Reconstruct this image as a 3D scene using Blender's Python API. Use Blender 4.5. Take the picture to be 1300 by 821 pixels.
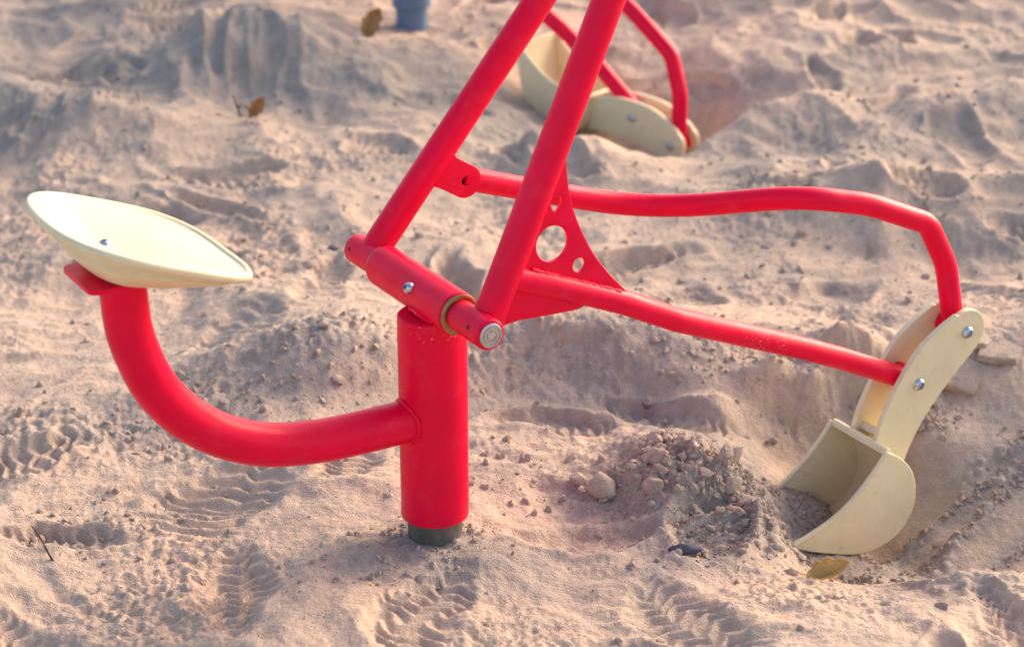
import bpy, bmesh, math, random
import numpy as np
from mathutils import Vector, Matrix

R = math.radians
scene = bpy.context.scene
for o in list(bpy.data.objects):
    bpy.data.objects.remove(o)
COL = scene.collection

# ------------------------------------------------------------------ camera
cam_data = bpy.data.cameras.new('camera')
cam = bpy.data.objects.new('camera', cam_data)
COL.objects.link(cam)
cam.location = (0.097, -2.306, 1.2331)
cam.rotation_euler = (R(90 - 22), 0, 0)
cam_data.sensor_width = 36.0
cam_data.lens = 36.0 * 2600 / 1300
cam_data.clip_start = 0.05
cam_data.clip_end = 300
cam_data.dof.use_dof = True
cam_data.dof.focus_distance = 2.56
cam_data.dof.aperture_fstop = 5.0
scene.camera = cam

# ------------------------------------------------------------------ sky and sun
SUN_EL, SUN_AZ = 27.0, 42.0            # azimuth: degrees from +X towards +Y (right and behind)
world = bpy.data.worlds.new('World')
scene.world = world
world.use_nodes = True
wn = world.node_tree
wn.nodes.clear()
sky = wn.nodes.new('ShaderNodeTexSky')
sky.sky_type = 'NISHITA'
sky.sun_disc = False
sky.sun_elevation = R(SUN_EL)
sky.sun_rotation = R(90 - SUN_AZ)
sky.air_density = 1.0
sky.dust_density = 3.5
sky.ozone_density = 1.0
bg = wn.nodes.new('ShaderNodeBackground')
bg.inputs['Strength'].default_value = 0.15
wo = wn.nodes.new('ShaderNodeOutputWorld')
wn.links.new(sky.outputs[0], bg.inputs[0])
wn.links.new(bg.outputs[0], wo.inputs[0])

sun_data = bpy.data.lights.new('sun', 'SUN')
sun_data.energy = 1.3
sun_data.angle = R(38)
sun_data.color = (1.0, 0.74, 0.52)
sun = bpy.data.objects.new('sun', sun_data)
COL.objects.link(sun)
sd = Vector((math.cos(R(SUN_EL)) * math.cos(R(SUN_AZ)), math.cos(R(SUN_EL)) * math.sin(R(SUN_AZ)), math.sin(R(SUN_EL))))
sun.rotation_euler = sd.to_track_quat('Z', 'Y').to_euler()
sun.location = sd * 12

scene.view_settings.view_transform = 'Standard'
scene.view_settings.look = 'None'
scene.view_settings.gamma = 1.0
scene.view_settings.use_curve_mapping = False
scene.view_settings.exposure = 1.2

# ------------------------------------------------------------------ materials
def new_mat(name):
    m = bpy.data.materials.new(name)
    m.use_nodes = True
    nt = m.node_tree
    return m, nt, nt.nodes['Principled BSDF']

def N(nt, kind, **kw):
    n = nt.nodes.new(kind)
    for k, v in kw.items():
        if k in n.inputs:
            n.inputs[k].default_value = v
        else:
            setattr(n, k, v)
    return n

def ramp(nt, src, stops):
    r = nt.nodes.new('ShaderNodeValToRGB')
    while len(r.color_ramp.elements) < len(stops):
        r.color_ramp.elements.new(0.5)
    for e, (p, c) in zip(r.color_ramp.elements, stops):
        e.position = p
        e.color = c if len(c) == 4 else (*c, 1)
    nt.links.new(src, r.inputs[0])
    return r

def mixc(nt, fac, a, b, mode='MIX'):
    m = nt.nodes.new('ShaderNodeMix')
    m.data_type = 'RGBA'
    m.blend_type = mode
    for i, v in ((0, fac), (6, a), (7, b)):
        if hasattr(v, 'is_linked'):
            nt.links.new(v, m.inputs[i])
        else:
            m.inputs[i].default_value = v if i == 0 else (*v, 1) if len(v) == 3 else v
    return m.outputs[2]

def bump_chain(nt, coord, layers, bsdf):
    prev = None
    for scale, dist, detail in layers:
        n = N(nt, 'ShaderNodeTexNoise', Scale=scale, Detail=detail, Roughness=0.65)
        nt.links.new(coord, n.inputs['Vector'])
        b = N(nt, 'ShaderNodeBump', Strength=1.0, Distance=dist)
        nt.links.new(n.outputs[0], b.inputs['Height'])
        if prev is not None:
            nt.links.new(prev, b.inputs['Normal'])
        prev = b.outputs[0]
    nt.links.new(prev, bsdf.inputs['Normal'])

def sand_material(name, damp_shade_attr, dry=(0.60, 0.440, 0.325), damp_shade=(0.37, 0.312, 0.262)):  # the grey colour serves both dug moist sand and shade painted on slopes
    m, nt, b = new_mat(name)
    geo = N(nt, 'ShaderNodeNewGeometry')
    pos = geo.outputs['Position']
    big = N(nt, 'ShaderNodeTexNoise', Scale=5.0, Detail=6.0, Roughness=0.6)
    nt.links.new(pos, big.inputs['Vector'])
    mid = N(nt, 'ShaderNodeTexNoise', Scale=45.0, Detail=5.0, Roughness=0.7)
    nt.links.new(pos, mid.inputs['Vector'])
    grain = N(nt, 'ShaderNodeTexNoise', Scale=520.0, Detail=3.0, Roughness=0.8)
    nt.links.new(pos, grain.inputs['Vector'])
    if damp_shade_attr:
        at = N(nt, 'ShaderNodeAttribute', attribute_name='damp_shade')
        add = N(nt, 'ShaderNodeMath', operation='MULTIPLY_ADD')
        nt.links.new(big.outputs[0], add.inputs[0])
        add.inputs[1].default_value = 1.3
        nt.links.new(at.outputs['Fac'], add.inputs[2])
        f = ramp(nt, add.outputs[0], [(0.55, (0, 0, 0)), (1.25 if False else 1.0, (1, 1, 1))]).outputs[0]
        col = mixc(nt, f, dry, damp_shade)
    else:
        f = ramp(nt, big.outputs[0], [(0.35, (0, 0, 0)), (0.7, (1, 1, 1))]).outputs[0]
        col = mixc(nt, f, [0.5 * (x + y) for x, y in zip(dry, damp_shade)], damp_shade)
    mv = ramp(nt, mid.outputs[0], [(0.3, (0.84, 0.82, 0.81)), (0.7, (1.12, 1.12, 1.12))]).outputs[0]
    col = mixc(nt, 1.0, col, mv, 'MULTIPLY')
    gv = ramp(nt, grain.outputs[0], [(0.30, (0.62, 0.60, 0.58)), (0.42, (0.95, 0.95, 0.95)), (0.6, (1.0, 1.0, 1.0)), (0.72, (1.35, 1.32, 1.28))]).outputs[0]
    col = mixc(nt, 0.8, col, gv, 'MULTIPLY')
    vor = N(nt, 'ShaderNodeTexVoronoi', Scale=140.0, Randomness=1.0)
    nt.links.new(pos, vor.inputs['Vector'])
    sp = ramp(nt, vor.outputs['Distance'], [(0.055, (1, 1, 1)), (0.085, (0, 0, 0))]).outputs[0]
    rnd = N(nt, 'ShaderNodeSeparateColor')
    nt.links.new(vor.outputs['Color'], rnd.inputs[0])
    pick = ramp(nt, rnd.outputs[0], [(0.78, (0, 0, 0)), (0.80, (1, 1, 1))]).outputs[0]
    both = N(nt, 'ShaderNodeMath', operation='MULTIPLY')
    nt.links.new(sp, both.inputs[0]); nt.links.new(pick, both.inputs[1])
    tone = ramp(nt, rnd.outputs[1], [(0.45, (0.10, 0.085, 0.08)), (0.55, (0.85, 0.8, 0.75))]).outputs[0]
    col = mixc(nt, both.outputs[0], col, tone)
    nt.links.new(col, b.inputs['Base Color'])
    b.inputs['Roughness'].default_value = 0.95
    b.inputs['Specular IOR Level'].default_value = 0.15
    bump_chain(nt, pos, [(130, 0.0035, 4), (420, 0.0018, 3)], b)
    return m

def paint_material(name, color, chips=None, rough=0.33):
    m, nt, b = new_mat(name)
    tc = N(nt, 'ShaderNodeTexCoord')
    obj = tc.outputs['Object']
    n = N(nt, 'ShaderNodeTexNoise', Scale=14.0, Detail=5.0, Roughness=0.6)
    nt.links.new(obj, n.inputs['Vector'])
    v = ramp(nt, n.outputs[0], [(0.3, (0.90, 0.9, 0.9)), (0.7, (1.05, 1.05, 1.05))]).outputs[0]
    col = mixc(nt, 1.0, color, v, 'MULTIPLY')
    # dust and tiny chips scattered over the whole paint
    d = N(nt, 'ShaderNodeTexNoise', Scale=120.0, Detail=2.0, Roughness=0.5)
    nt.links.new(obj, d.inputs['Vector'])
    df = ramp(nt, d.outputs[0], [(0.785, (0, 0, 0)), (0.80, (1, 1, 1))]).outputs[0]
    col = mixc(nt, df, col, (0.72, 0.52, 0.45))
    dn = N(nt, 'ShaderNodeTexNoise', Scale=22.0, Detail=8.0, Roughness=0.75)
    nt.links.new(obj, dn.inputs['Vector'])
    dm = ramp(nt, dn.outputs[0], [(0.55, (0, 0, 0)), (0.85, (0.13, 0.13, 0.13))]).outputs[0]
    col = mixc(nt, dm, col, (0.62, 0.30, 0.25))
    for (cx, cy, cz, rad) in (chips or []):
        sub = N(nt, 'ShaderNodeVectorMath', operation='DISTANCE')
        nt.links.new(obj, sub.inputs[0])
        sub.inputs[1].default_value = (cx, cy, cz)
        msk = ramp(nt, sub.outputs['Value'], [(rad * 0.4, (1, 1, 1)), (rad, (0, 0, 0))]).outputs[0]
        cn = N(nt, 'ShaderNodeTexNoise', Scale=260.0, Detail=3.0, Roughness=0.7)
        nt.links.new(obj, cn.inputs['Vector'])
        th = ramp(nt, cn.outputs[0], [(0.645, (0, 0, 0)), (0.665, (1, 1, 1))]).outputs[0]
        mu = N(nt, 'ShaderNodeMath', operation='MULTIPLY')
        nt.links.new(msk, mu.inputs[0]); nt.links.new(th, mu.inputs[1])
        col = mixc(nt, mu.outputs[0], col, (0.75, 0.70, 0.68))
    nt.links.new(col, b.inputs['Base Color'])
    rn = N(nt, 'ShaderNodeTexNoise', Scale=40.0, Detail=4.0, Roughness=0.6)
    nt.links.new(obj, rn.inputs['Vector'])
    rr = N(nt, 'ShaderNodeMapRange')
    nt.links.new(rn.outputs[0], rr.inputs[0])
    rr.inputs[3].default_value = rough - 0.08
    rr.inputs[4].default_value = rough + 0.14
    nt.links.new(rr.outputs[0], b.inputs['Roughness'])
    b.inputs['Specular IOR Level'].default_value = 0.17
    bump_chain(nt, obj, [(9, 0.004, 2), (350, 0.00012, 2)], b)
    return m

def plastic_material():
    m, nt, b = new_mat('cream_plastic')
    tc = N(nt, 'ShaderNodeTexCoord'); obj = tc.outputs['Object']
    n = N(nt, 'ShaderNodeTexNoise', Scale=16.0, Detail=6.0, Roughness=0.65)
    nt.links.new(obj, n.inputs['Vector'])
    col = ramp(nt, n.outputs[0], [(0.3, (0.74, 0.62, 0.37)), (0.7, (0.82, 0.70, 0.44))]).outputs[0]
    s = N(nt, 'ShaderNodeTexNoise', Scale=55.0, Detail=5.0, Roughness=0.75)
    nt.links.new(obj, s.inputs['Vector'])
    sf = ramp(nt, s.outputs[0], [(0.57, (0, 0, 0)), (0.78, (0.55, 0.55, 0.55))]).outputs[0]
    col = mixc(nt, sf, col, (0.50, 0.42, 0.32))
    nt.links.new(col, b.inputs['Base Color'])
    b.inputs['Roughness'].default_value = 0.42
    b.inputs['Subsurface Weight'].default_value = 0.25
    b.inputs['Subsurface Radius'].default_value = (0.9, 0.6, 0.25)
    b.inputs['Subsurface Scale'].default_value = 0.004
    bump_chain(nt, obj, [(30, 0.001, 2), (500, 0.00012, 2)], b)
    return m

def simple_material(name, c1, c2, scale, rough, metal=0.0, bump=None):
    m, nt, b = new_mat(name)
    tc = N(nt, 'ShaderNodeTexCoord'); obj = tc.outputs['Object']
    n = N(nt, 'ShaderNodeTexNoise', Scale=scale, Detail=6.0, Roughness=0.7)
    nt.links.new(obj, n.inputs['Vector'])
    col = ramp(nt, n.outputs[0], [(0.3, c1), (0.7, c2)]).outputs[0]
    nt.links.new(col, b.inputs['Base Color'])
    b.inputs['Roughness'].default_value = rough
    b.inputs['Metallic'].default_value = metal
    if bump:
        bump_chain(nt, obj, bump, b)
    return m

RED = (0.86, 0.0008, 0.040)
M_sand = sand_material('sand', True)
M_clod = sand_material('damp_sand_clod', False, dry=(0.60, 0.44, 0.325), damp_shade=(0.43, 0.345, 0.275))
M_red = paint_material('red_paint', RED)
M_red_post = paint_material('red_paint_post', RED, chips=[(0.012, -0.034, 0.31, 0.03), (-0.02, -0.03, 0.312, 0.028)])
M_red_arm = paint_material('red_paint_arm', RED, chips=[(0.43, -0.088, 0.205, 0.035), (0.47, -0.078, 0.19, 0.025)])
M_blue = paint_material('blue_paint', (0.13, 0.20, 0.30), rough=0.5)
M_cream = plastic_material()
M_steel = simple_material('bolt_steel', (0.42, 0.44, 0.47), (0.62, 0.64, 0.68), 120, 0.28, 1.0)
M_dark = simple_material('dark_recess', (0.015, 0.015, 0.016), (0.035, 0.033, 0.03), 80, 0.7)
M_bronze = simple_material('bronze', (0.28, 0.17, 0.07), (0.45, 0.29, 0.13), 90, 0.4, 1.0)
M_base = simple_material('sanded_steel', (0.055, 0.05, 0.042), (0.20, 0.165, 0.135), 45, 0.75, 0.15, [(180, 0.001, 4)])
M_stone = simple_material('dark_stone', (0.10, 0.085, 0.085), (0.22, 0.19, 0.185), 60, 0.8, 0, [(150, 0.002, 4)])
M_slate = simple_material('slate_chip', (0.030, 0.030, 0.052), (0.085, 0.080, 0.12), 90, 0.7, 0, [(200, 0.002, 4)])
M_leaf_y = simple_material('dry_yellow_leaf', (0.50, 0.29, 0.08), (0.74, 0.49, 0.17), 60, 0.65, 0, [(90, 0.001, 4)])
M_leaf_b = simple_material('dry_brown_leaf', (0.30, 0.12, 0.035), (0.50, 0.24, 0.08), 60, 0.65, 0, [(90, 0.001, 4)])
M_leaf_o = simple_material('dry_olive_leaf', (0.26, 0.14, 0.045), (0.42, 0.25, 0.085), 50, 0.65, 0, [(90, 0.001, 4)])
M_twig = simple_material('twig_bark', (0.05, 0.03, 0.022), (0.13, 0.075, 0.05), 120, 0.8, 0, [(200, 0.001, 3)])

# ------------------------------------------------------------------ mesh helpers
def link(name, me, mat, parent=None, smooth=True):
    o = bpy.data.objects.new(name, me)
    COL.objects.link(o)
    if mat:
        me.materials.append(mat)
    if smooth:
        me.polygons.foreach_set('use_smooth', [True] * len(me.polygons))
    if parent:
        o.parent = parent
    return o

def from_bm(name, bm, mat, parent=None, smooth=True, auto=None):
    bmesh.ops.recalc_face_normals(bm, faces=bm.faces[:])
    me = bpy.data.meshes.new(name)
    bm.to_mesh(me)
    bm.free()
    o = link(name, me, mat, parent, smooth)
    if auto:
        me.set_sharp_from_angle(angle=R(auto))
    return o

def fillet(points, rads, n=10):
    """round the corners of a polyline"""
    P = [Vector(p) for p in points]
    out = [P[0]]
    for i in range(1, len(P) - 1):
        r = rads if isinstance(rads, (int, float)) else rads[i - 1]
        u = (P[i - 1] - P[i]); v = (P[i + 1] - P[i])
        lu, lv = u.length, v.length
        u.normalize(); v.normalize()
        ang = u.angle(v)
        d = min(r / max(math.tan(ang / 2), 1e-4), 0.48 * lu, 0.48 * lv)
        A = P[i] + u * d; B = P[i] + v * d
        for k in range(n + 1):
            t = k / n
            out.append(A * (1 - t) ** 2 + P[i] * 2 * t * (1 - t) + B * t * t)
    out.append(P[-1])
    return out

def sweep(bm, path, radius, seg=28, cap=True, bevel=0.0):
    path = [Vector(p) for p in path]
    radii = radius if isinstance(radius, (list, tuple)) else [radius] * len(path)
    radii = list(radii)
    if bevel:
        d0 = (path[1] - path[0]).normalized(); d1 = (path[-2] - path[-1]).normalized()
        path = [path[0], path[0] + d0 * bevel] + path[1:-1] + [path[-1] + d1 * bevel, path[-1]]
        radii = [radii[0] - bevel, radii[0]] + radii[1:-1] + [radii[-1], radii[-1] - bevel]
    tan = []
    for i in range(len(path)):
        a = path[max(i - 1, 0)]; b = path[min(i + 1, len(path) - 1)]
        tan.append((b - a).normalized())
    up = Vector((0, 0, 1)) if abs(tan[0].z) < 0.9 else Vector((0, 1, 0))
    nrm = (up - tan[0] * up.dot(tan[0])).normalized()
    rings = []
    for i, p in enumerate(path):
        nrm = (nrm - tan[i] * nrm.dot(tan[i])).normalized()
        bi = tan[i].cross(nrm)
        rings.append([bm.verts.new(p + (nrm * math.cos(2 * math.pi * k / seg) + bi * math.sin(2 * math.pi * k / seg)) * radii[i]) for k in range(seg)])
    for a, b in zip(rings, rings[1:]):
        for k in range(seg):
            bm.faces.new((a[k], a[(k + 1) % seg], b[(k + 1) % seg], b[k]))
    if cap:
        bm.faces.new(rings[0]); bm.faces.new(rings[-1])
    return rings

def tube(name, path, radius, mat, parent, seg=28, bevel=0.0, auto=40):
    bm = bmesh.new()
    sweep(bm, path, radius, seg, True, bevel)
    return from_bm(name, bm, mat, parent, True, auto)

def weld_ring(name, pts, mat, parent, r=0.0035, seed=1):
    """an uneven bead that follows a closed loop of points"""
    rnd = random.Random(seed)
    bm = bmesh.new()
    n = len(pts); seg = 8
    rings = []
    for i in range(n):
        p = Vector(pts[i]); t = (Vector(pts[(i + 1) % n]) - Vector(pts[i - 1])).normalized()
        up = Vector((0.3, 0.2, 0.93)); nr = (up - t * up.dot(t)).normalized(); bi = t.cross(nr)
        rr = r * rnd.uniform(0.8, 1.2)
        rings.append([bm.verts.new(p + (nr * math.cos(2 * math.pi * k / seg) + bi * math.sin(2 * math.pi * k / seg)) * rr) for k in range(seg)])
    for i in range(n):
        a, b = rings[i], rings[(i + 1) % n]
        for k in range(seg):
            bm.faces.new((a[k], a[(k + 1) % seg], b[(k + 1) % seg], b[k]))
    return from_bm(name, bm, mat, parent)

def plate(name, loops, y, thick, mat, parent, bevel=0.0012):
    """flat plate in the x-z plane: first loop is the outline, the others are holes"""
    cu = bpy.data.curves.new(name, 'CURVE')
    cu.dimensions = '2D'; cu.fill_mode = 'BOTH'
    cu.extrude = thick / 2 - bevel; cu.bevel_depth = bevel; cu.bevel_resolution = 2
    cu.offset = -bevel
    for lp in loops:
        s = cu.splines.new('POLY')
        s.points.add(len(lp) - 1)
        for q, (a, b) in zip(s.points, lp):
            q.co = (a, b, 0, 1)
        s.use_cyclic_u = True
    tmp = bpy.data.objects.new(name, cu)
    COL.objects.link(tmp)
    dg = bpy.context.evaluated_depsgraph_get()
    me = bpy.data.meshes.new_from_object(tmp.evaluated_get(dg))
    bpy.data.objects.remove(tmp); bpy.data.curves.remove(cu)
    bm = bmesh.new(); bm.from_mesh(me); bpy.data.meshes.remove(me)
    for v in bm.verts:
        x, b, z = v.co
        v.co = (x, y + z, b)
    bmesh.ops.remove_doubles(bm, verts=bm.verts[:], dist=1e-5)
    return from_bm(name, bm, mat, parent, True, 35)

def circle2(cx, cz, r, n=28, rz=None):
    return [(cx + r * math.cos(2 * math.pi * k / n), cz + (rz or r) * math.sin(2 * math.pi * k / n)) for k in range(n)]

def spline2(pts, n=8, closed=False):
    """Catmull-Rom through 2-D points"""
    out = []
    m = len(pts)
    rng = range(m) if closed else range(m - 1)
    for i in rng:
        p0 = pts[(i - 1) % m] if closed or i > 0 else pts[0]
        p1 = pts[i]; p2 = pts[(i + 1) % m]
        p3 = pts[(i + 2) % m] if closed or i + 2 < m else pts[-1]
        for k in range(n):
            t = k / n
            out.append(tuple(0.5 * ((2 * p1[j]) + (-p0[j] + p2[j]) * t + (2 * p0[j] - 5 * p1[j] + 4 * p2[j] - p3[j]) * t * t + (-p0[j] + 3 * p1[j] - 3 * p2[j] + p3[j]) * t ** 3) for j in range(len(p1))))
    if not closed:
        out.append(tuple(pts[-1]))
    return out

def bolt(parent, loc, axis, r=0.0085, h=0.006):
    """button head with a hex socket, and its dark socket floor"""
    prof = [(0.0, h * 0.45), (0.42, h * 0.45), (0.44, h), (0.55, h * 0.98), (0.8, h * 0.75), (0.96, h * 0.35), (1.0, 0.0), (1.0, -h * 0.6)]
    bm = bmesh.new(); seg = 24; rings = []
    for q, zz in prof[1:]:
        ring = []
        for k in range(seg):
            a = 2 * math.pi * k / seg
            rr = q * r
            if q < 0.5:
                s = math.pi / 3
                rr = q * r * math.cos(s / 2) / math.cos((a % s) - s / 2) * 1.12
            ring.append(bm.verts.new((rr * math.cos(a), rr * math.sin(a), zz)))
        rings.append(ring)
    bm.faces.new(rings[0])
    for a, b in zip(rings, rings[1:]):
        for k in range(seg):
            bm.faces.new((a[k], a[(k + 1) % seg], b[(k + 1) % seg], b[k]))
    bm.faces.new(rings[-1])
    q = Vector(axis).to_track_quat('Z', 'Y')
    bmesh.ops.transform(bm, matrix=Matrix.Translation(loc) @ q.to_matrix().to_4x4(), verts=bm.verts[:])
    o = from_bm('bolt', bm, M_steel, parent, True, 40)
    return o

def disc_stack(name, loc, axis, prof, mat, parent, seg=36):
    """lathe: prof is a list of (radius, height)"""
    bm = bmesh.new(); rings = []
    for r, h in prof:
        rings.append([bm.verts.new((r * math.cos(2 * math.pi * k / seg), r * math.sin(2 * math.pi * k / seg), h)) for k in range(seg)])
    bm.faces.new(rings[0])
    for a, b in zip(rings, rings[1:]):
        for k in range(seg):
            bm.faces.new((a[k], a[(k + 1) % seg], b[(k + 1) % seg], b[k]))
    bm.faces.new(rings[-1])
    q = Vector(axis).to_track_quat('Z', 'Y')
    bmesh.ops.transform(bm, matrix=Matrix.Translation(loc) @ q.to_matrix().to_4x4(), verts=bm.verts[:])
    return from_bm(name, bm, mat, parent, True, 40)

def tag(o, label=None, cat=None, group=None, kind=None):
    if label: o['label'] = label
    if cat: o['category'] = cat
    if group: o['group'] = group
    if kind: o['kind'] = kind
    return o

# ------------------------------------------------------------------ sand height field
rng = np.random.RandomState(7)
PERM = rng.permutation(4096)
GA = rng.uniform(0, 2 * np.pi, 4096)
GX, GY = np.cos(GA), np.sin(GA)

def perlin(x, y):
    xi = np.floor(x).astype(np.int64); yi = np.floor(y).astype(np.int64)
    fx = x - xi; fy = y - yi
    u = fx * fx * fx * (fx * (fx * 6 - 15) + 10); v = fy * fy * fy * (fy * (fy * 6 - 15) + 10)
    def g(ix, iy, dx, dy):
        h = PERM[(PERM[ix & 4095] + iy) & 4095]
        return GX[h] * dx + GY[h] * dy
    a = g(xi, yi, fx, fy); b = g(xi + 1, yi, fx - 1, fy)
    c = g(xi, yi + 1, fx, fy - 1); d = g(xi + 1, yi + 1, fx - 1, fy - 1)
    return 1.5 * ((a * (1 - u) + b * u) * (1 - v) + (c * (1 - u) + d * u) * v)

def sm(a, b, x):
    t = np.clip((x - a) / (b - a), 0, 1)
    return t * t * (3 - 2 * t)

def gauss(x, y, cx, cy, sx, sy, rot=0.0, p=2):
    c, s = math.cos(R(rot)), math.sin(R(rot))
    u = ((x - cx) * c + (y - cy) * s) / sx; v = (-(x - cx) * s + (y - cy) * c) / sy
    return np.exp(-0.5 * (np.abs(u) ** p + np.abs(v) ** p))

# footprints: x, y, heading (deg), length, width, depth, chevron tread
PRINTS = [(-0.285, 0.13, 62, 0.27, 0.125, 0.009, 1), (-0.335, 0.64, 68, 0.24, 0.15, 0.007, 1), (-0.135, 0.26, 75, 0.20, 0.11, 0.006, 1),
          (-0.47, 0.01, 5, 0.20, 0.08, 0.012, 1), (-0.62, 0.42, 60, 0.18, 0.08, 0.006, 0), (0.15, 0.36, 5, 0.18, 0.075, 0.014, 1), (-0.56, 0.24, 20, 0.18, 0.08, 0.012, 1),
          (0.20, 0.05, 12, 0.20, 0.08, 0.012, 0), (-0.25, -0.14, 100, 0.24, 0.10, 0.008, 1), (0.0, -0.2, 70, 0.26, 0.11, 0.007, 1), (0.33, -0.2, 110, 0.26, 0.11, 0.008, 1),
          (-0.45, 0.95, 30, 0.2, 0.085, 0.022, 1), (0.30, 1.0, 30, 0.2, 0.085, 0.02, 1), (0.02, 0.9, 110, 0.2, 0.085, 0.02, 1)]
prng = random.Random(21)
for k in range(120):
    y = prng.uniform(-0.5, 3.4); x = prng.uniform(-0.85, 0.85) * (0.75 + 0.38 * max(y, 0)) + 0.1
    if math.hypot(x, y) < 0.17 or any(math.hypot(x - q[0], y - q[1]) < 0.13 for q in PRINTS[:14]) or math.hypot(x - 0.60, y - 0.30) < 0.28:
        continue
    PRINTS.append((x, y, prng.uniform(0, 360), prng.uniform(0.14, 0.23), prng.uniform(0.065, 0.095), prng.uniform(0.006, 0.020) * (0.8 if y < 1.0 else 1.0), prng.random() < 0.5))

PILE = ((0.29, 0.21), (0.41, 0.12))
def seg_dist(x, y, a, b):
    ax, ay = a; bx, by = b
    t = np.clip(((x - ax) * (bx - ax) + (y - ay) * (by - ay)) / ((bx - ax) ** 2 + (by - ay) ** 2), 0, 1)
    return np.hypot(x - ax - t * (bx - ax), y - ay - t * (by - ay)), t

ARCS = [[(0.594, 0.234), (0.638, 0.262), (0.722, 0.307), (0.781, 0.347), (0.856, 0.437), (0.901, 0.486)],
        [(0.566, 0.139), (0.614, 0.181), (0.703, 0.234), (0.775, 0.3), (0.84, 0.363), (0.898, 0.425)],
        [(0.703, 0.137), (0.802, 0.215), (0.866, 0.281)]]

def path_dist(x, y, pts):
    d = None
    for a, b in zip(pts, pts[1:]):
        dd, _ = seg_dist(x, y, a, b)
        d = dd if d is None else np.minimum(d, dd)
    return d

def height(x, y, detail=True):
    """returns the sand height and how grey to colour it: freshly dug sand plus painted slope shade"""
    wx = x + 0.05 * perlin(x * 3.1 + 5, y * 3.1) + 0.018 * perlin(x * 9 + 1, y * 9 + 7)
    wy = y + 0.05 * perlin(x * 3.1 - 9, y * 3.1 + 3) + 0.018 * perlin(x * 9 - 4, y * 9 + 2)
    far = np.exp(-(np.maximum(np.hypot(x - 0.1, y - 1.4) - 3.2, 0)) ** 2 / 2.0)
    z = 0.08 * sm(0.9, 2.4, y)
    damp_shade = np.zeros_like(x)
    post = 1 - gauss(x, y, 0, 0, 0.13, 0.13)
    pit = gauss(wx, wy, 0.74, 0.27, 0.20, 0.17, 25, 3)
    calm = 1 - 0.88 * gauss(x, y, 0.78, 0.29, 0.23, 0.20, 25, 4)
    # broad undulation and lumps
    z = z + (0.030 * perlin(wx * 1.7, wy * 1.7 + 4) + 0.026 * perlin(wx * 3.4 + 8, wy * 3.4)) * post * far
    r1 = 1 - np.abs(perlin(wx * 5.2 + 2, wy * 5.2 - 3)) * 2
    z = z + 0.012 * r1 * post * calm * far * (0.55 + 0.45 * sm(0.6, 1.6, y))
    # dug pit beside the front bucket and its far wall
    z = z - 0.155 * pit
    z = z - 0.085 * gauss(wx, wy, 0.585, 0.235, 0.07, 0.09, 0)
    z = z + 0.045 * gauss(wx, wy, 0.86, 0.66, 0.22, 0.055, 10)
    damp_shade = damp_shade + 0.12 * pit
    # crumbled pile in front of the bucket
    pd, pt = seg_dist(wx, wy, *PILE)
    pile = np.exp(-0.5 * (pd / 0.060) ** 2)
    z = z + 0.054 * pile
    damp_shade = damp_shade + 0.42 * np.exp(-0.5 * (pd / 0.085) ** 2)
    # ledges that drop towards the viewer
    def ledge(y0, yw, h, cx, sx):
        return h * sm(y0 - yw, y0 + yw, wy) * np.exp(-0.5 * ((x - cx) / sx) ** 2) * np.exp(-np.maximum(wy - y0 - yw, 0) / 0.25)
    z = z + ledge(0.50, 0.085, 0.070, 0.23, 0.17) + ledge(0.44, 0.075, 0.055, -0.15, 0.16) + ledge(0.05, 0.04, 0.012, -0.48, 0.10)
    z = z + ledge(0.95, 0.07, 0.05, -0.62, 0.2) + ledge(1.15, 0.08, 0.045, 0.55, 0.22) + ledge(1.05, 0.05, 0.03, 0.9, 0.2)
    damp_shade = damp_shade + 0.25 * gauss(x, y, 0.23, 0.48, 0.18, 0.08) + 0.2 * gauss(x, y, -0.15, 0.42, 0.15, 0.07)  # shade of the viewer-facing ledge slopes, painted in as grey
    # small peaks between the pile and the back of the pit
    for cx, cy, s, h in ((0.47, 0.50, 0.035, 0.05), (0.55, 0.47, 0.03, 0.055), (0.60, 0.55, 0.05, 0.05), (0.40, 0.43, 0.04, 0.03), (-0.06, -0.06, 0.05, 0.022), (-0.13, -0.04, 0.04, 0.02), (0.07, -0.05, 0.06, 0.012)):
        dd = np.hypot(wx - cx, (wy - cy) * 1.2)
        z = z + h * np.maximum(0, 1 - dd / (2.1 * s)) ** 1.3
    damp_shade = damp_shade + 0.35 * gauss(x, y, -0.04, -0.05, 0.13, 0.05)  # grey in front of the post: dug sand plus its painted soft shadow
    # mounds far left, with rills down their face
    rill = 1 - np.abs(perlin(wx * 9 + 3, wy * 2.2)) * 1.7 - 0.35 * np.abs(perlin(x * 22, y * 7))
    m1 = gauss(wx, wy, -0.48, 2.00, 0.19, 0.15, 0, 2.4)
    z = z + m1 * (0.115 + 0.040 * rill) + 0.085 * gauss(wx, wy, -1.02, 1.75, 0.18, 0.11) + 0.07 * gauss(wx, wy, -0.95, 2.5, 0.3, 0.2)
    z = z + 0.03 * gauss(wx, wy, 0.02, 1.95, 0.12, 0.12) + 0.05 * gauss(wx, wy, -0.70, 1.62, 0.13, 0.08)
    damp_shade = damp_shade + 0.5 * gauss(x, y, -0.46, 1.88, 0.22, 0.13) + 0.3 * gauss(x, y, -1.0, 1.65, 0.2, 0.12) + 0.4 * gauss(x, y, 0.05, 1.8, 0.16, 0.13)  # shade painted into the near faces of the mounds and far slope
    damp_shade = damp_shade + 0.25 * gauss(x, y, -0.85, 2.3, 0.5, 0.35) + 0.2 * gauss(x, y, 1.1, 1.75, 0.25, 0.15) + 0.2 * gauss(x, y, 0.62, 1.55, 0.2, 0.08)  # greyer patches at the back, with shade painted on the ridge's near face
    # pit and ridge at the far bucket
    z = z - 0.155 * gauss(wx, wy, 0.34, 1.92, 0.20, 0.13, -30)
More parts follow.
